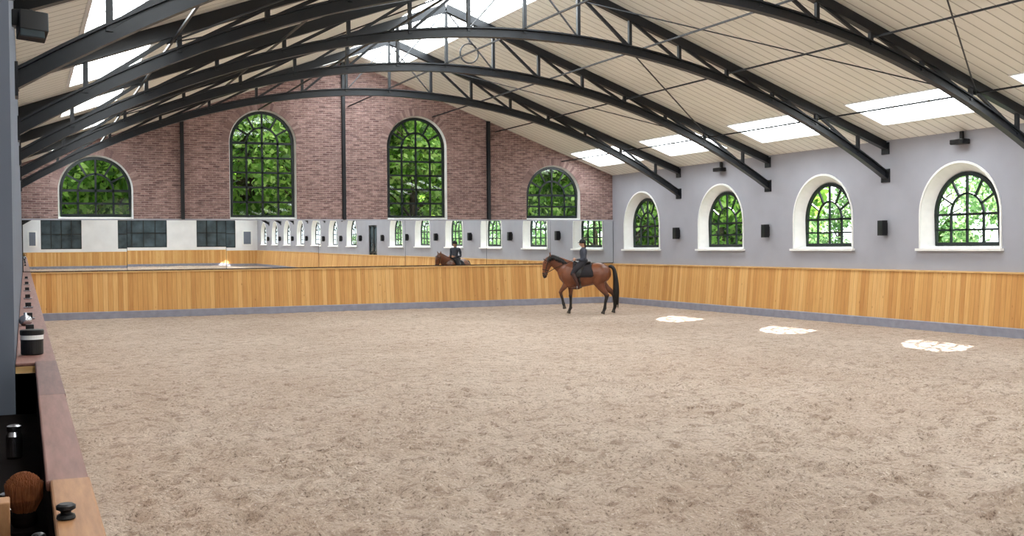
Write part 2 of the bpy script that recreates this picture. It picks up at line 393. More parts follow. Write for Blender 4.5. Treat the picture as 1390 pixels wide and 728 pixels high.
# ------------------------------------------------------------ trusses
ZB,ZCR=3.73,6.6; HC=(XR-XL)/2; XM=(XR+XL)/2
Rr=(HC*HC+(ZCR-ZB)**2)/(2*(ZCR-ZB))
def archz(x): return ZCR-(Rr-math.sqrt(Rr*Rr-(x-XM)**2))
ty=[TR0-BAY*i for i in range(13)]
tm=None
for y in ty:
    if tm is None:
        mb=MB()
        pts=[(XL+(XR-XL)*i/48,0,archz(XL+(XR-XL)*i/48)) for i in range(49)]
        mb.sweep(pts,0.17,0.035,(0,1,0)); 
        mb.sweep([(p[0],0,p[2]+0.09) for p in pts],0.035,0.16,(0,1,0))
        mb.sweep([(p[0],0,p[2]+0.18) for p in pts],0.15,0.03,(0,1,0))
        for sd in(1,-1):
            xe=XR if sd>0 else XL
            mb.sweep([(xe,0,roofz(xe)-0.12),(XC,0,roofz(XC)-0.12)],0.05,0.2,(0,1,0))
            mb.sweep([(xe,0,roofz(xe)-0.22),(XC,0,roofz(XC)-0.22)],0.16,0.035,(0,1,0))
        N=14; xs_=[XM+(XR-XM-0.9)*(2*i/N-1) for i in range(N+1)]
        for i,x in enumerate(xs_):
            mb.sweep([(x,0,archz(x)+0.1),(x,0,roofz(x)-0.2)],0.08,0.07,(0,1,0))
            if i<N:
                x2=xs_[i+1]
                if i<N//2: a,b=(x,0,archz(x)+0.15),(x2,0,roofz(x2)-0.2)
                else: a,b=(x2,0,archz(x2)+0.15),(x,0,roofz(x)-0.2)
                if i in(N//2-1,N//2): mb.sweep([a,b],0.03,0.03,(0,1,0),1)
                else: mb.sweep([a,b],0.06,0.06,(0,1,0))
        for xe,s_ in((XR,-1),(XL,1)):
            mb.box((xe+s_*0.015,0,ZB+0.08),(0.03,0.3,0.34)); mb.box((xe+s_*0.015,0,roofz(xe)-0.2),(0.03,0.26,0.3))
        tm=mb.obj('roof_truss',[M['steel'],M['rod']]); tm.location=(0,y,0)
    else:
        o=bpy.data.objects.new('roof_truss',tm.data); o.location=(0,y,0); col.objects.link(o)
mb=MB()
for x,z in((12.95,archz(12.95)+0.22),(2*XM-12.95,archz(12.95)+0.22),(XM,ZCR+0.22),(17.9,roofz(17.9)-0.3),(2*XC-17.9,roofz(17.9)-0.3),(15.3,roofz(15.3)-0.26),(2*XC-15.3,roofz(15.3)-0.26)):
    mb.sweep([(x,ty[-1],z),(x,D,z)],0.035,0.035,(0,0,1))
for i in range(0,12):
    for sd in(1,-1):
        a=XM+sd*1.5;b=XM+sd*8.0
        if i%2==0: mb.sweep([(a,ty[i],roofz(a)-0.3),(b,ty[i+1],roofz(b)-0.3)],0.025,0.025,(0,0,1))
        else: mb.sweep([(b,ty[i],roofz(b)-0.3),(a,ty[i+1],roofz(a)-0.3)],0.025,0.025,(0,0,1))
mb.obj('roof_bracing_rods',[M['steel']])
mb=MB(); pts=[(10.6+0.25*math.cos(a),ty[1],7.1+0.25*math.sin(a)) for a in [2*math.pi*k/28 for k in range(28)]]; mb.sweep(pts,0.03,0.03,(0,1,0),closed=True); mb.sweep([(10.6,ty[1],7.35),(10.6,ty[1],roofz(10.6)-0.1)],0.015,0.015,(0,1,0)); mb.obj('hanging_ring',[M['steel']])
for x in(4.58,9.78,15.0):
    mb=MB(); mb.bx((x-0.05,D-0.03,MTOP),(x+0.05,D,roofz(x)),0); mb.bx((x-0.012,D-0.12,MTOP),(x+0.012,D-0.03,roofz(x)-0.02),0); mb.bx((x-0.05,D-0.14,MTOP),(x+0.05,D-0.12,roofz(x)-0.02),0); mb.obj('steel_column',[M['steel']])

# ------------------------------------------------------------ windows
def outl(r,z0,zs,n=28):
    p=[(-r,z0)]
    for i in range(n+1):
        a=math.pi-math.pi*i/n; p.append((r*math.cos(a),zs+r*math.sin(a)))
    p.append((r,z0)); return p
def window(name,org,U,Dv,r,hs,r2,dep,cols,rows,sill=True,bar=0.035,z2=0.07,inner=0.5,rad=6):
    org=Vector(org);U=Vector(U);Dv=Vector(Dv)
    P=lambda u,z,d:org+U*u+Vector((0,0,z))+Dv*d
    mb=MB(); A=outl(r,0,hs);B=outl(r2,z2,hs);n=len(A)
    vs=[P(u,z,-0.002) for u,z in A]+[P(u,z,dep) for u,z in B]+[P(u,z,dep+0.01) for u,z in A]
    fs=[]
    for i in range(n):
        j=(i+1)%n; fs.append((i,j,n+j,n+i)); fs.append((n+i,n+j,2*n+j,2*n+i))
    mb.add(vs,fs,1)
    if sill: mb.sweep([P(u,z,-0.01) for u,z in outl(r+0.02,-0.02,hs)],0.03,0.05,Dv,1)
    d=dep-0.04
    mb.sweep([P(u,z,d) for u,z in outl(r2-0.03,z2+0.03,hs)],0.07,0.09,Dv,0,closed=True)
    ri=r2*inner
    mb.sweep([P(ri*math.cos(math.pi*k/20),hs+ri*math.sin(math.pi*k/20),d) for k in range(21)],0.05,bar,Dv,0)
    for k in range(1,rad):
        a=math.pi*k/rad; mb.sweep([P(ri*math.cos(a),hs+ri*math.sin(a),d),P((r2-0.03)*math.cos(a),hs+(r2-0.03)*math.sin(a),d)],0.05,bar,Dv,0)
    for k in range(1,cols):
        u=-r2+2*r2*k/cols; top=hs
        mb.sweep([P(u,z2,d),P(u,top,d)],0.05,bar,Dv,0)
        if abs(u)<ri*0.9: mb.sweep([P(u,hs,d),P(u,hs+math.sqrt(ri*ri-u*u),d)],0.05,bar,Dv,0)
    for k in range(1,rows+1):
        z=z2+(hs-z2)*k/rows; mb.sweep([P(-r2,z,d),P(r2,z,d)],0.05,bar*(1.3 if k==rows else 1),Dv,0)
    B2=outl(r2-0.02,z2+0.02,hs); mb.add([P(u,z,dep-0.02) for u,z in B2],[tuple(range(len(B2)))],2)
    if sill:
        c=P(0,-0.03,-0.03)
        mb.box(c,(abs(U.x)*2*(r+0.1)+abs(Dv.x)*0.14,abs(U.y)*2*(r+0.1)+abs(Dv.y)*0.14,0.06),1)
    return mb.obj(name,[M['iron'],M['white'],M['glass']],fixn=False)
k=0
for i,y in enumerate(wy):
    if i==door_i: continue
    k+=1; window('window_%d'%k,(XR,y,Z0),(0,1,0),(1,0,0),RW,ZS-Z0,0.98,0.30,4,2,bar=0.045)
for cx,zs in endw:
    k+=1; tall=zs>5
    window('window_%d'%k,(cx,D,MTOP+0.02),(1,0,0),(0,1,0),RE,zs-MTOP-0.02,1.02,0.2,4,5 if tall else 2,sill=False,bar=0.06)
mb=MB()
for cx,zs in endw:
    n=44
    for j in range(n):
        a0=math.pi*(j+0.06)/n;a1=math.pi*(j+0.94)/n
        for r0,r1 in((1.09,1.32),):
            q=[(r0,a0),(r1,a0),(r1,a1),(r0,a1)]
            vs=[(cx+r*math.cos(a),D-0.012,zs+r*math.sin(a)) for r,a in q]+[(cx+r*math.cos(a),D+0.01,zs+r*math.sin(a)) for r,a in q]
            mb.add(vs,[(0,1,2,3),(4,7,6,5),(0,4,5,1),(1,5,6,2),(2,6,7,3),(3,7,4,0)])
mb.obj('trim_1',[M['vouss']])
mb=MB(); yd=wy[door_i]; mb.bx((XR+0.1,yd-0.9,0.03),(XR+0.16,yd+0.9,3.3),0)
for s_ in(-0.85,0,0.85): mb.bx((XR+0.05,yd+s_-0.05,0.03),(XR+0.1,yd+s_+0.05,3.3),1)
for z in(0.08,1.6,3.25): mb.bx((XR+0.05,yd-0.9,z-0.05),(XR+0.1,yd+0.9,z+0.05),1)
mb.obj('door_1',[M['screen'],M['iron']])

# ------------------------------------------------------------ kick boards
def kick(name,fn,a,b,base,top,mat,cap=True,lip=0.03):
    sec=[(base,0.22),(top,KICK-0.04),(top-0.03,KICK-0.04),(base-0.04,0.22)]
    mb=MB(); vs=[fn(o,a,z) for o,z in sec]+[fn(o,b,z) for o,z in sec]
    mb.add(vs,[(0,1,5,4),(1,2,6,5),(2,3,7,6),(3,0,4,7),(0,3,2,1),(4,5,6,7)],0)
    if cap:
        sec=[(0.003,KICK-0.04),(top+lip,KICK-0.04),(top+lip,KICK),(0.003,KICK)]
        vs=[fn(o,a,z) for o,z in sec]+[fn(o,b,z) for o,z in sec]
        mb.add(vs,[(0,1,5,4),(1,2,6,5),(2,3,7,6),(3,0,4,7),(0,3,2,1),(4,5,6,7)],1)
    return mb.obj(name,[mat,M['cap']])
def baseb(name,fn,a,b,base):
    mb=MB(); sec=[(0.003,-0.05),(base+0.02,-0.05),(base+0.02,0.2),(base,0.22),(0.003,0.22)]
    vs=[fn(o,a,z) for o,z in sec]+[fn(o,b,z) for o,z in sec]; n=5
    mb.add(vs,[(i,(i+1)%n,(i+1)%n+n,i+n) for i in range(n)]+[tuple(range(n))[::-1],tuple(range(n,2*n))],0); mb.obj(name,[M['concrete']])
fr=lambda o,a,z:(XR-o,a,z); ff=lambda o,a,z:(a,D-o,z); fl=lambda o,a,z:(XL+o,a,z); fb=lambda o,a,z:(a,YB+o,z)
Ya,Yb_=YB+0.01,D-0.01
kick('kickboard_right',fr,Ya,Yb_,0.18,0.07,M['plank_y']); baseb('baseboard_right',fr,Ya,Yb_,0.18)
kick('kickboard_far',ff,XL+.01,XR-.01,0.20,0.09,M['plank_x']); baseb('baseboard_far',ff,XL+.01,XR-.01,0.20)
kick('kickboard_left',fl,6.95,Yb_,0.42,0.21,M['plank_y'],True,-0.002); kick('kickboard_left',fl,Ya,6.95,0.42,0.21,M['plank_y'],False); baseb('baseboard_left',fl,Ya,Yb_,0.42)
kick('kickboard_back',fb,XL+.01,XR-.01,0.18,0.07,M['plank_x']); baseb('baseboard_back',fb,XL+.01,XR-.01,0.18)

# ------------------------------------------------------------ mirror panels on far wall
mb=MB(); edges=[XL+0.02,2.9,5.9,8.9,11.9,14.9,17.4,XR-0.02]
tilts=[(0.0035,0.0006),(0.0042,-0.0008),(0.0036,0.0006),(0.0032,-0.0005),(0.0036,0.0004),(0.0034,-0.0003),(0.0036,0.0)]
zb=KICK+0.02; yf=D-0.06
for (a,b),(tx,tz) in zip(zip(edges[:-1],edges[1:]),tilts):
    ang=Matrix.Rotation(tx,3,'X')@Matrix.Rotation(tz,3,'Z')
    c=Vector(((a+b)/2,yf,(zb+MTOP)/2)); w=(b-a)/2-0.006; h=(MTOP-0.03-zb)/2
    vs=[c+ang@Vector((sx*w,0,sz*h)) for sx,sz in((-1,-1),(1,-1),(1,1),(-1,1))]
    mb.add(vs,[(0,1,2,3)],0)
mb.bx((XL+.003,yf+0.02,zb),(XR-.003,D-0.003,MTOP-0.02),1)
mb.bx((XL+.003,yf-0.02,MTOP-0.03),(XR-.003,D-0.003,MTOP+0.015),2)
mb.obj('mirror',[M['mirror'],M['black'],M['plaster']],fixn=False)

# ------------------------------------------------------------ wall lamps, flood light
for y in ty:
    mb=MB(); mb.bx((XR-0.04,y-0.06,2.35),(XR,y+0.06,2.62),0); mb.bx((XR-0.2,y-0.095,2.3),(XR-0.04,y+0.095,2.68),0); mb.bx((XR-0.21,y-0.08,2.32),(XR-0.2,y+0.08,2.66),1)
    mb.obj('wall_speaker',[M['black'],M['iron']],bevel=0.01)
for y in (ty[1],ty[3]):
    mb=MB(); mb.bx((XR-0.25,y+2.1,4.38),(XR-0.01,y+2.5,4.5),0); mb.bx((XR-0.1,y+2.25,4.45),(XR-0.04,y+2.35,4.69),0); mb.obj('eaves_lamp',[M['black']],bevel=0.02)
mb=MB(); R=Matrix.Rotation(math.radians(-25),3,'X')@Matrix.Rotation(math.radians(10),3,'Z')
mb.box((0.08,9.0,3.78),(0.2,0.16,0.17),0,R); mb.box((0.08,8.91,3.74),(0.17,0.02,0.14),1,R); mb.box((-0.03,9.05,3.84),(0.06,0.1,0.12),0); mb.sweep([(-0.04,9.05,3.9),(0.08,9.03,3.9),(0.08,9.0,3.8)],0.02,0.02,(0,1,0))
mb.obj('floodlight',[M['black'],M['screen']],bevel=0.01)

# ------------------------------------------------------------ foreground ledge (gallery parapet)
mb=MB(); mb.bx((0.055,2.0,KICK-0.0),(0.158,3.3,KICK+0.035),0); mb.bx((0.045,3.31,KICK),(0.156,5.3,KICK+0.03),1); mb.bx((0.045,5.31,KICK),(0.16,6.95,KICK+0.028),2)
mb.bx((XL+0.003,6.95,KICK+0.001),(0.16,D-0.3,KICK+0.02),1)
mb.obj('parapet_ledge',[M['orange'],M['redwood'],M['redwood2']],bevel=0.006)
mb=MB(); mb.bx((-0.5,1.5,0.95),(0.10,6.85,1.18),0); mb.bx((0.05,1.5,1.18),(0.08,6.85,KICK-0.005),0); mb.bx((-0.5,1.5,1.18),(-0.45,6.85,1.5),0); mb.bx((-0.5,3.37,1.18),(0.05,3.6,1.32),0)
mb.obj('gallery_trough',[M['darkwood_void']])  # near-black colour stands in for shade in the open space below
mb=MB(); mb.bx((-0.13,3.12,1.18),(-0.045,3.2,1.46),0); mb.obj('wooden_post',[M['orange']],bevel=0.004)
mb=MB(); c=(0.035,7.5,KICK+0.021)
mb.lathe(c,[(0.06,0),(0.066,0.005),(0.066,0.02)],0); mb.lathe(c,[(0.0655,0.02),(0.0655,0.115)],0); mb.lathe(c,[(0.067,0.095),(0.067,0.122)],1); mb.lathe(c,[(0.068,0.122),(0.07,0.128),(0.07,0.15),(0.066,0.155),(0.02,0.157)],0)
mb.obj('storage_tin',[M['black'],M['white']],smooth=False)
def brush(c,name):
    mb=MB(); mb.lathe(c,[(0.03,0),(0.036,0.01),(0.036,0.03),(0.028,0.045)],0)
    r=random.Random(3)
    for i in range(1000):
        a=r.uniform(0,2*math.pi); q=math.sqrt(r.random()); b0=Vector((c[0]+0.026*q*math.cos(a),c[1]+0.026*q*math.sin(a),c[2]+0.035)); L=0.115-0.035*q*q
        b1=Vector((c[0]+0.050*q*math.cos(a)+r.uniform(-.005,.004),c[1]+0.052*q*math.sin(a)+r.uniform(-.004,.004),c[2]+0.04+L)); mid=(b0+b1)/2+Vector((math.cos(a),math.sin(a),0))*0.010*q
        mb.tube([(*b0,0.0020),(*mid,0.0020),(*b1,0.0012)],1,seg=4)
    mb.obj(name,[M['darkwood_void'],M['bristle']])
M['bristle']=plain('bristles',srgb(150,88,52),0.7,var=0.3,scale=40)
brush((-0.012,3.45,1.321),'bristle_brush')
mb=MB(); mb.bx((-0.04,2.62,1.181),(0.045,2.86,1.40),0); mb.bx((-0.045,2.61,1.40),(0.047,2.87,1.415),1); mb.lathe((0.02,2.80,1.415),[(0.01,0),(0.01,0.015),(0.016,0.02),(0.016,0.03),(0.01,0.034)],0); mb.obj('metal_box',[M['black'],M['chrome']],bevel=0.003)
mb=MB(); mb.lathe((0.08,2.80,KICK+0.036),[(0.020,0),(0.022,0.003),(0.02,0.010),(0.012,0.014),(0.012,0.018),(0.022,0.024),(0.022,0.032),(0.016,0.036)],0); mb.obj('black_knob',[M['black']])
for i,y in enumerate((9.5,11.3,13.5,16,19,22.5,27)):
    mb=MB(); mb.bx((-0.02,y-0.05,KICK+0.022),(0.08,y+0.05,KICK+0.04),1); mb.bx((0.0,y-0.03,KICK+0.04),(0.06,y+0.03,KICK+0.085),0); mb.obj('ledge_bracket',[M['black'],M['chrome']],bevel=0.004)
mb=MB(); mb.lathe((0.0,10.4,KICK+0.022),[(0.03,0),(0.05,0.02),(0.055,0.05),(0.04,0.08),(0.015,0.09),(0.015,0.11)],0); mb.obj('metal_bell',[M['chrome']],smooth=True)
for y in (5.4,3.9):
    mb=MB(); mb.lathe((-0.055,y,1.181),[(0.03,0),(0.035,0.01),(0.035,0.10),(0.026,0.12),(0.03,0.125),(0.03,0.145),(0.02,0.15)],0); mb.obj('metal_jar',[M['chrome']],smooth=False)

# ------------------------------------------------------------ horse & rider
def body(parts_mb,name,mats,voxel,parent,smooth_it=4):
    """continuous skin: join overlapping tapered lofts, voxel remesh, transfer labels"""
    o=parts_mb.obj(name+'_src',mats)
    kd=KDTree(len(o.data.polygons)); lab=[]
    for i,p in enumerate(o.data.polygons): kd.insert(p.center,i); lab.append(p.material_index)
    kd.balance()
    r=o.modifiers.new('r','REMESH'); r.mode='VOXEL'; r.voxel_size=voxel; r.use_smooth_shade=True
    s=o.modifiers.new('s','SMOOTH'); s.factor=0.5; s.iterations=smooth_it
    dg=bpy.context.evaluated_depsgraph_get(); me=bpy.data.meshes.new_from_object(o.evaluated_get(dg))
    me.name=name; me.materials.clear()
    for m in mats: me.materials.append(m)
    for p in me.polygons:
        p.material_index=lab[kd.find(p.center)[1]]; p.use_smooth=True
    src=o.data; bpy.data.objects.remove(o); bpy.data.meshes.remove(src)
    n=bpy.data.objects.new(name,me); col.objects.link(n); n.parent=parent
    return n
# bay coat: red-brown body, black points (lower legs) and darker muzzle
t=NT('bay_coat'); co_=t.coord(); x_,y_,z_=t.xyz(co_)
cc=t.ramp(t.noise(co_,2.2,4),[(0.3,srgb(92,48,28)),(0.7,srgb(128,74,44))])
zz=t.math('ADD',z_,t.math('MULTIPLY',t.noise(co_,9,3),0.12))
cc=t.mix(t.ramp(zz,[(0.56,G(1)),(0.76,G(0))]),cc,srgb(22,18,17))
vd=t.n('ShaderNodeVectorMath',operation='DISTANCE'); t.l(co_,vd.inputs[0]); vd.inputs[1].default_value=(1.13,0,1.08)
cc=t.mix(t.ramp(vd.outputs['Value'],[(0.08,G(1)),(0.2,G(0))]),cc,srgb(34,26,24))
t.l(cc,t.b.inputs['Base Color']); t.b.inputs['Roughness'].default_value=0.38; M['bay']=t.m
M['hblack']=plain('black_hair',srgb(22,18,17),0.5,var=0.2)
M['hoof']=plain('hoof',srgb(60,52,46),0.5)
M['saddle']=plain('saddle_leather',srgb(30,22,18),0.35)
M['pad']=plain('saddle_pad',srgb(34,30,34),0.8)
M['jacket']=plain('grey_jacket',srgb(66,70,82),0.8)
M['breech']=plain('dark_breeches',srgb(40,38,44),0.8)
M['boot']=plain('riding_boot',srgb(64,34,26),0.3)
M['skin']=plain('skin',srgb(205,160,135),0.5)
M['helmet']=plain('helmet_velvet',srgb(20,20,24),0.6)
M['hair']=plain('brown_hair',srgb(60,42,30),0.6)
HE=bpy.data.objects.new('horse',None); col.objects.link(HE)
h=MB()
def P_(l,y=0): return [(x,y,z,a,b) for x,z,a,b in l]
h.tube(P_([(-.86,1.27,.06,.09),(-.80,1.26,.17,.19),(-.68,1.24,.25,.28),(-.48,1.22,.295,.33),(-.2,1.17,.30,.32),(.08,1.14,.305,.345),(.32,1.17,.27,.385),(.50,1.20,.225,.34),(.64,1.18,.16,.24),(.71,1.16,.09,.13)]),0,28,sm=True)
h.tube(P_([(.28,1.28,.14,.28),(.48,1.38,.135,.275),(.67,1.50,.11,.225),(.82,1.60,.095,.18),(.93,1.66,.082,.145),(1.0,1.67,.07,.11)]),0,22,sm=True)
h.tube(P_([(.93,1.71,.05,.05),(.99,1.65,.078,.11),(1.04,1.53,.088,.145),(1.08,1.41,.075,.12),(1.11,1.29,.058,.088),(1.125,1.19,.055,.075),(1.12,1.12,.05,.06),(1.11,1.085,.03,.035)]),0,20,sm=True)
for s_ in(1,-1):
    h.tube([(.93,.055*s_,1.71,.036,.026),(.95,.07*s_,1.78,.032,.022),(.965,.075*s_,1.83,.024,.016),(.975,.077*s_,1.875,.007,.007)],0,10)
    h.ball((1.09,.066*s_,1.55),(.035,.02,.03),0); h.ball((1.165,.03*s_,1.16),(.018,.018,.02),0)
    h.tube([(.34,.13*s_,1.40,.10,.16),(.42,.16*s_,1.15,.12,.2),(.37,.16*s_,.95,.10,.15),(.33,.15*s_,.84,.08,.11)],0,18,sm=True)
    h.tube([(-.55,.12*s_,1.38,.13,.18),(-.56,.16*s_,1.18,.145,.25),(-.48,.16*s_,1.0,.125,.19),(-.46,.16*s_,.9,.09,.14)],0,18,sm=True)
def leg(pts,y,hindleg):
    h.tube([(a[0],y,a[1],a[2],a[3]) for a in pts[:-1]],0,16,sm=True)
    a,b=pts[-2],pts[-1]
    h.tube([(a[0],y,a[1]-.01,a[2]*1.05,a[3]*1.05),(b[0],y,b[1],b[2],b[3])],2,16)
    j=pts[2]; h.ball((j[0]-(.015 if hindleg else -.008),y,j[1]),(j[3]*1.08,j[2]*1.1,.065),0)
    f=pts[4]; h.ball((f[0]-.008,y,f[1]),(.05,.045,.05),0)
leg([(.36,1.0,.09,.13),(.355,.78,.062,.085),(.36,.54,.046,.052),(.36,.32,.034,.040),(.37,.17,.04,.045),(.405,.085,.038,.043),(.43,0.0,.06,.068)],-.14,0)
leg([(.40,1.0,.09,.13),(.52,.82,.065,.085),(.63,.66,.047,.055),(.58,.44,.034,.040),(.555,.31,.04,.045),(.53,.235,.038,.043),(.52,.15,.055,.06)],.14,0)
leg([(-.50,.98,.11,.18),(-.61,.76,.072,.11),(-.74,.56,.048,.068),(-.705,.34,.036,.045),(-.685,.17,.042,.05),(-.65,.09,.038,.045),(-.62,0.0,.06,.068)],.15,1)
leg([(-.52,.98,.11,.18),(-.71,.78,.072,.11),(-.92,.60,.048,.068),(-.955,.38,.036,.045),(-.97,.21,.042,.05),(-.94,.115,.038,.045),(-.92,0.02,.057,.065)],-.15,1)
body(h,'horse_body',[M['bay'],M['hblack'],M['hoof']],0.013,HE,3)
ey=MB()
for s_ in(1,-1): ey.ball((1.10,.078*s_,1.55),(.02,.014,.017),0); ey.ball((1.172,.042*s_,1.165),(.008,.007,.013),0)
ey.obj('eyes_and_nostrils',[M['hblack']],smooth=True,parent=HE)
r=random.Random(2)
mn=MB(); crest=[(.36,1.565),(.50,1.63),(.62,1.69),(.72,1.735),(.82,1.77),(.90,1.785),(.96,1.77),(1.04,1.69)]
for i in range(80):
    f=i/79*(len(crest)-1); a=min(int(f),len(crest)-2); q=f-a; x=crest[a][0]*(1-q)+crest[a+1][0]*q; z=crest[a][1]*(1-q)+crest[a+1][1]*q
    L=r.uniform(.10,.19); mn.tube([(x,0.0,z,.02,.02),(x+.005,.055,z-.02,.02,.018),(x-.02,.10,z-.02-L*.5,.016,.012),(x-.03+r.uniform(-.02,.02),.115,z-L,.004,.004)],0,7)
mn.tube([(x,0,z-.01,.03,.025) for x,z in crest],0,8)
mn.obj('mane',[M['hblack']],smooth=True,parent=HE)
tl=MB(); tl.tube(P_([(-.80,1.42,.04,.04),(-.89,1.42,.05,.05),(-.97,1.30,.055,.06),(-1.01,1.0,.065,.08),(-1.02,.7,.07,.095),(-1.02,.42,.05,.07),(-1.01,.25,.02,.03)]),0,14,sm=True)
for i in range(70):
    a=r.uniform(-.05,.05);b=r.uniform(-.05,.05);e=r.uniform(.16,.4)
    tl.tube([(-.92,a*.4,1.38,.012),(-1.01+b,a,1.0,.016),(-1.03+b*1.4,a*1.3,.65,.014),(-1.02+b*1.2,a,e,.003)],0,5)
tl.obj('tail',[M['hblack']],smooth=True,parent=HE)
sp=MB()
def trunk_y(z,x):
    q=max(0,1-((z-1.15)/.345)**2); return .305*math.sqrt(q)
for s_ in(1,-1):
    nx_=8; zs_=[1.50,1.45,1.38,1.28,1.18,1.10]; vs=[];fs=[]
    for j,z in enumerate(zs_):
        for i in range(nx_+1):
            x=-.30+.56*i/nx_ - (0 if j<3 else .015*j); zc=z+(0.04 if (j==len(zs_)-1 and i in(0,nx_)) else 0)
            yy=max(trunk_y(z,x),0.03 if j==0 else 0.0)+.018
            vs.append((x,s_*yy,zc+0.012+(.05 if i>nx_-2 and j<2 else 0)))
    for j in range(len(zs_)-1):
        for i in range(nx_): fs.append((j*(nx_+1)+i,j*(nx_+1)+i+1,(j+1)*(nx_+1)+i+1,(j+1)*(nx_+1)+i))
    sp.add(vs,fs)
o=sp.obj('saddle_pad',[M['pad']],smooth=True,parent=HE); m_=o.modifiers.new('s','SOLIDIFY'); m_.thickness=0.02; m_.offset=0
sd=MB(); sd.tube(P_([(-.26,1.565,.12,.03),(-.20,1.55,.15,.05),(-.05,1.515,.13,.05),(.12,1.525,.12,.05),(.2,1.56,.09,.05),(.24,1.59,.05,.03)]),0,14,sm=True)
for s_ in(1,-1):
    sd.tube([(.06,.13*s_,1.52,.16,.025),(.10,.27*s_,1.36,.16,.02),(.14,.325*s_,1.18,.13,.015),(.12,.325*s_,1.08,.06,.012)],0,14,lat=(1,0,0),sm=True)
    sd.tube([(.06,.30*s_,1.10,.05,.01),(.06,.24*s_,.90,.05,.01),(.06,.05*s_,.80,.05,.01)],0,8,lat=(1,0,0))
    sd.tube([(.12,.345*s_,1.1,.012,.006),(.12,.37*s_,.84,.012,.006)],0,6,lat=(1,0,0))
    pts=[(.12,.37*s_+.055*math.sin(a),.80+.055*math.cos(a)) for a in [2*math.pi*k/18 for k in range(18)]]
    sd.sweep(pts,.02,.012,(1,0,0),1,closed=True)
sd.obj('saddle',[M['saddle'],M['chrome']],smooth=True,parent=HE)
br=MB()
def ringx(x,z,a,b,tilt,w=.012):
    pts=[]
    for k in range(24):
        q=2*math.pi*k/24; n=Vector((math.cos(tilt),0,math.sin(tilt))); pts.append(Vector((x,0,z))+Vector((0,1,0))*a*math.cos(q)+n*b*math.sin(q))
    ax=Vector((0,1,0)).cross(Vector((math.cos(tilt),0,math.sin(tilt))))
    br.sweep(pts,w*1.6,w*.6,ax,0,closed=True)
ringx(1.10,1.33,.074,.104,.2); ringx(1.04,1.60,.092,.14,.5); ringx(1.12,1.22,.064,.086,.15)
for s_ in(1,-1):
    br.sweep([(.99,.086*s_,1.66),(1.05,.096*s_,1.5),(1.08,.084*s_,1.35),(1.09,.066*s_,1.25)],.012,.018,(0,1,0))
    pts=[(1.09+.025*math.cos(a),.068*s_,1.23+.025*math.sin(a)) for a in [2*math.pi*k/14 for k in range(14)]]
    br.sweep(pts,.008,.006,(0,1,0),1,closed=True)
    br.sweep([(1.09,.07*s_,1.23),(.85,.13*s_,1.36),(.55,.14*s_,1.50),(.25,.07*s_,1.625)],.006,.016,(0,1,0))
br.obj('bridle',[M['saddle'],M['chrome']],parent=HE)
# rider
RI=bpy.data.objects.new('rider',None); col.objects.link(RI)
b=MB() # 0 jacket 1 breeches 2 boots 3 skin 4 hair 5 helmet
b.tube([(-.06,0,1.50,.13,.10),(-.06,0,1.57,.165,.125),(-.05,0,1.64,.155,.115)],1,22,sm=True)
b.tube([(-.05,0,1.61,.150,.112),(-.04,0,1.72,.125,.095),(-.04,0,1.82,.145,.11),(-.045,0,1.91,.16,.11),(-.05,0,1.965,.14,.085),(-.05,0,2.0,.06,.06)],0,22,sm=True)
b.tube([(-.045,0,1.98,.048,.05),(-.035,0,2.07,.044,.046)],3,14)
b.ball((-.02,0,2.135),(.085,.068,.10),3); b.tube([(.0,0,2.09,.05,.05),(.03,0,2.05,.03,.03)],3,10)
b.tube([(.055,0,2.15,.012,.01),(.082,0,2.115,.016,.014),(.065,0,2.10,.01,.01)],3,8)
b.ball((.062,0,2.082),(.014,.026,.007),3)
for s_ in(1,-1):
    b.ball((-.02,.068*s_,2.13),(.02,.01,.03),3)
    b.tube([(-.05,.13*s_,1.94,.062),(-.05,.19*s_,1.93,.058),(-.075,.225*s_,1.82,.05),(-.08,.245*s_,1.68,.044),(-.07,.24*s_,1.65,.044),(.04,.19*s_,1.64,.038),(.17,.11*s_,1.64,.028)],0,14)
    b.tube([(.165,.108*s_,1.64,.022,.022),(.19,.098*s_,1.64,.022,.036),(.235,.085*s_,1.64,.018,.040)],3,10,lat=(0,1,0))
    for k in range(4):
        z=1.67-.019*k; L=(1.0,1.1,1.05,.85)[k]
        b.tube([(.23,.09*s_,z,.0095),(.23+.03*L,.085*s_,z-.002,.009),(.235+.028*L,.06*s_,z-.004,.0085),(.222,.05*s_,z-.005,.0075)],3,8,lat=(0,0,1))
    b.tube([(.19,.085*s_,1.665,.011),(.22,.07*s_,1.69,.010),(.25,.066*s_,1.692,.008)],3,8,lat=(0,0,1))
    b.tube([(-.07,.10*s_,1.56,.10,.115),(.04,.20*s_,1.48,.085,.105),(.17,.30*s_,1.34,.07,.085),(.25,.355*s_,1.23,.06,.066)],1,16,sm=True)
    b.ball((.26,.36*s_,1.215),(.06,.055,.06),1)
    b.tube([(.25,.365*s_,1.22,.058,.062),(.19,.375*s_,1.10,.052,.06),(.12,.38*s_,.95,.042,.048),(.08,.375*s_,.83,.037,.04)],2,16,sm=True)
    b.tube([(.03,.375*s_,.80,.03,.035),(.07,.375*s_,.80,.038,.045),(.15,.38*s_,.785,.042,.034),(.24,.39*s_,.785,.038,.026),(.275,.39*s_,.785,.02,.016)],2,14,sm=True)
body(b,'rider_body',[M['jacket'],M['breech'],M['boot'],M['skin'],M['hair'],M['helmet']],0.008,RI,2)
hm=MB(); prof=[(.105*math.cos(a),.105*math.sin(a)*1.02) for a in [math.pi/2*k/8 for k in range(9)]]; prof[-1]=(0.002,.107)
hm.lathe((-.025,0,2.165),[(.095,-.03)]+[(x*1.0,z) for x,z in prof],0)
hm.tube([(.05,0,2.165,.085,.010),(.10,0,2.155,.07,.008),(.125,0,2.148,.035,.005)],0,14)
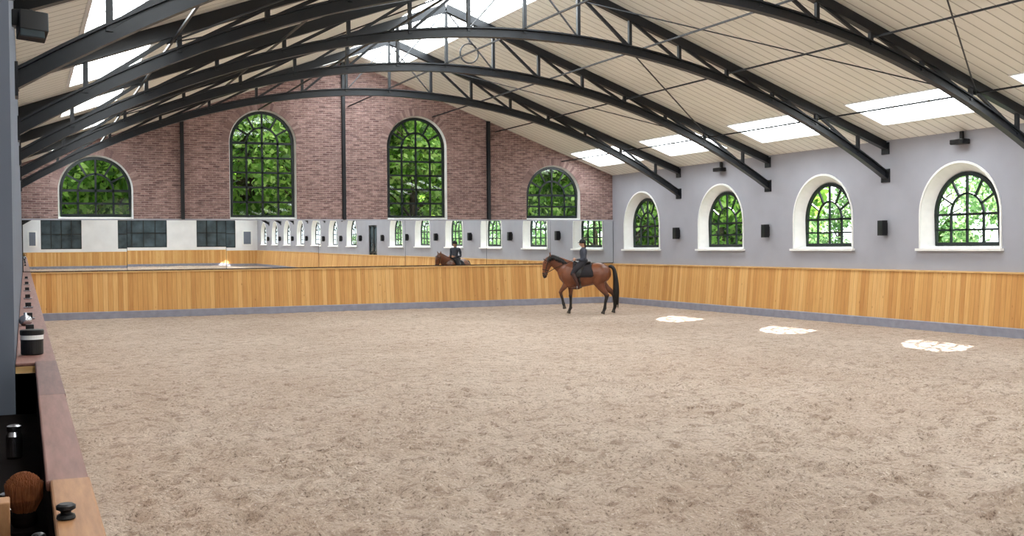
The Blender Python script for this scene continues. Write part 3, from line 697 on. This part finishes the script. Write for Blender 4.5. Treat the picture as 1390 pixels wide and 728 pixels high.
for s_ in(1,-1): hm.sweep([(-.02,.09*s_,2.15),(0.01,.07*s_,2.08),(.02,.02*s_,2.035)],.004,.012,(1,0,0))
hm.obj('helmet',[M['helmet']],smooth=True,parent=RI)
hr=MB(); hr.tube([(-.07,0,2.15,.06,.04),(-.10,0,2.08,.045,.035),(-.105,0,2.02,.03,.028),(-.10,0,1.99,.01,.01)],0,12); 
for s_ in(1,-1): hr.ball((.055,.028*s_,2.14),(.010,.013,.008),1)
hr.obj('hair',[M['hair'],M['hblack']],smooth=True,parent=RI)
ang=math.atan2(.53,-.85); Wm=Matrix.Translation((15.80,30.45,0.0))@Matrix.Rotation(ang,4,'Z')@Matrix.Diagonal((1.03,1.03,1.02,1))
HE.matrix_world=Wm; RI.matrix_world=Wm.copy()

# ------------------------------------------------------------ trees outside
def tree_mesh(seed,name,nc=52,nl=120,leaf='leaf'):
    r=np.random.RandomState(seed); mb=MB()
    mb.tube([(0,0,-.2,.28),(.1,.05,2,.2),(.0,.1,4,.15),(.1,0,6,.09),(.1,0,8,.03)],0,10)
    cl=[]
    for i in range(nc):
        z=r.uniform(1.0,9.0); R=2.6*math.sin(math.pi*min(1,max(.12,(z-0.2)/9.6)))**.6
        a=r.uniform(0,2*math.pi); q=R*math.sqrt(r.uniform(.05,1)); c=Vector((q*math.cos(a),q*math.sin(a),z)); cl.append(c)
        if i%3==0: mb.tube([(0.05,0.05,max(.8,z-1.2),.06),(c.x*.5,c.y*.5,z-.5,.04),(c.x,c.y,z,.015)],0,6)
    for c in cl:
        rr=r.uniform(.6,1.1)
        for _ in range(nl):
            d=r.normal(size=3); d/=np.linalg.norm(d); p=c+Vector(d*rr*r.uniform(.5,1)); s_=r.uniform(.07,.15)
            u=Vector(r.normal(size=3)).normalized(); w=u.cross(Vector(d+.4*r.normal(size=3))).normalized()
            mb.add([p-u*s_*1.3,p+w*s_*.7,p+u*s_*1.3,p-w*s_*.7],[(0,1,2,3)],1)
    me=bpy.data.meshes.new(name); me.from_pydata(mb.v,[],mb.f); me.materials.append(M['bark']); me.materials.append(M[leaf]); me.polygons.foreach_set('material_index',mb.m); me.update(); return me
TM=[tree_mesh(i+11,'tree') for i in range(3)]; TP=[tree_mesh(i+31,'tree',44,85,'leaf2') for i in range(2)]
def tree(x,y,s,k,L=TM):
    o=bpy.data.objects.new('tree',L[k%len(L)]); o.location=(x,y,-.15); o.rotation_euler=(0,0,random.uniform(0,6.28)); o.scale=(s,s,s); col.objects.link(o)
k=0
for x in np.arange(-4,30,4.6): tree(x+random.uniform(-.6,.6),41.5+random.uniform(-.7,.7),1.0,k); k+=1
for x in np.arange(-6,36,3.6): tree(x+random.uniform(-.8,.8),47.0+random.uniform(-1,1),2.0,k); k+=1  # second row made extra tall to block sun at the end windows
for y in np.arange(-30,36,4.6): tree(29.5+random.uniform(-.7,.7),y+random.uniform(-.8,.8),0.66,k,TP); k+=1
tree(28.5,41.5,1.5,1); tree(31.5,43.0,1.7,0)  # tall trees added to keep sun off the right wall's corner window
def hedge(p0,p1,hh,name):
    r=np.random.RandomState(9); p0=Vector(p0);p1=Vector(p1); n=90;m=18; nrm=Vector((0,0,1)).cross(p1-p0).normalized(); vs=[];fs=[]
    for j in range(m+1):
        for i in range(n+1):
            p=p0.lerp(p1,i/n)+Vector((0,0,-.2+(hh+ (0.8*math.sin(i*.7)+.6*math.sin(i*1.9)))*j/m))+nrm*r.uniform(-.5,.5); vs.append(p)
    for j in range(m):
        for i in range(n): a=j*(n+1)+i; fs.append((a,a+1,a+n+2,a+n+1))
    mb=MB(); mb.add(vs,fs); o=mb.obj(name,[M['hedge']]); return o
hedge((-20,58,0),(48,58,0),8,'hedge'); hedge((38,-38,0),(38,54,0),2.2,'hedge')

# ------------------------------------------------------------ light
w=bpy.data.worlds.new('World'); S.world=w; w.use_nodes=True; bg=w.node_tree.nodes['Background']; bg.inputs[0].default_value=(0.88,0.94,1.0,1); bg.inputs[1].default_value=3.5
sun=bpy.data.lights.new('sun','SUN'); sun.energy=24; sun.angle=math.radians(0.6); sun.color=(1,.98,.95)
so=bpy.data.objects.new('sun',sun); col.objects.link(so); dv=Vector((-3.5,-2.4,-3.1)); so.rotation_euler=dv.to_track_quat('-Z','Y').to_euler(); so.location=(40,60,30)

# ------------------------------------------------------------ camera
cam=bpy.data.cameras.new('camera'); co=bpy.data.objects.new('camera',cam); col.objects.link(co); S.camera=co
cam.sensor_width=36; cam.lens=36*1500/1390; cam.clip_start=0.05; cam.clip_end=300
yaw=math.radians(23.8); pitch=math.atan((364-334.3)/1500); roll=math.radians(-0.49)
Rm=Matrix.Rotation(-yaw,4,'Z')@Matrix.Rotation(math.pi/2-pitch,4,'X')@Matrix.Rotation(roll,4,'Z')
co.matrix_world=Matrix.Translation((0,0,2.11))@Rm
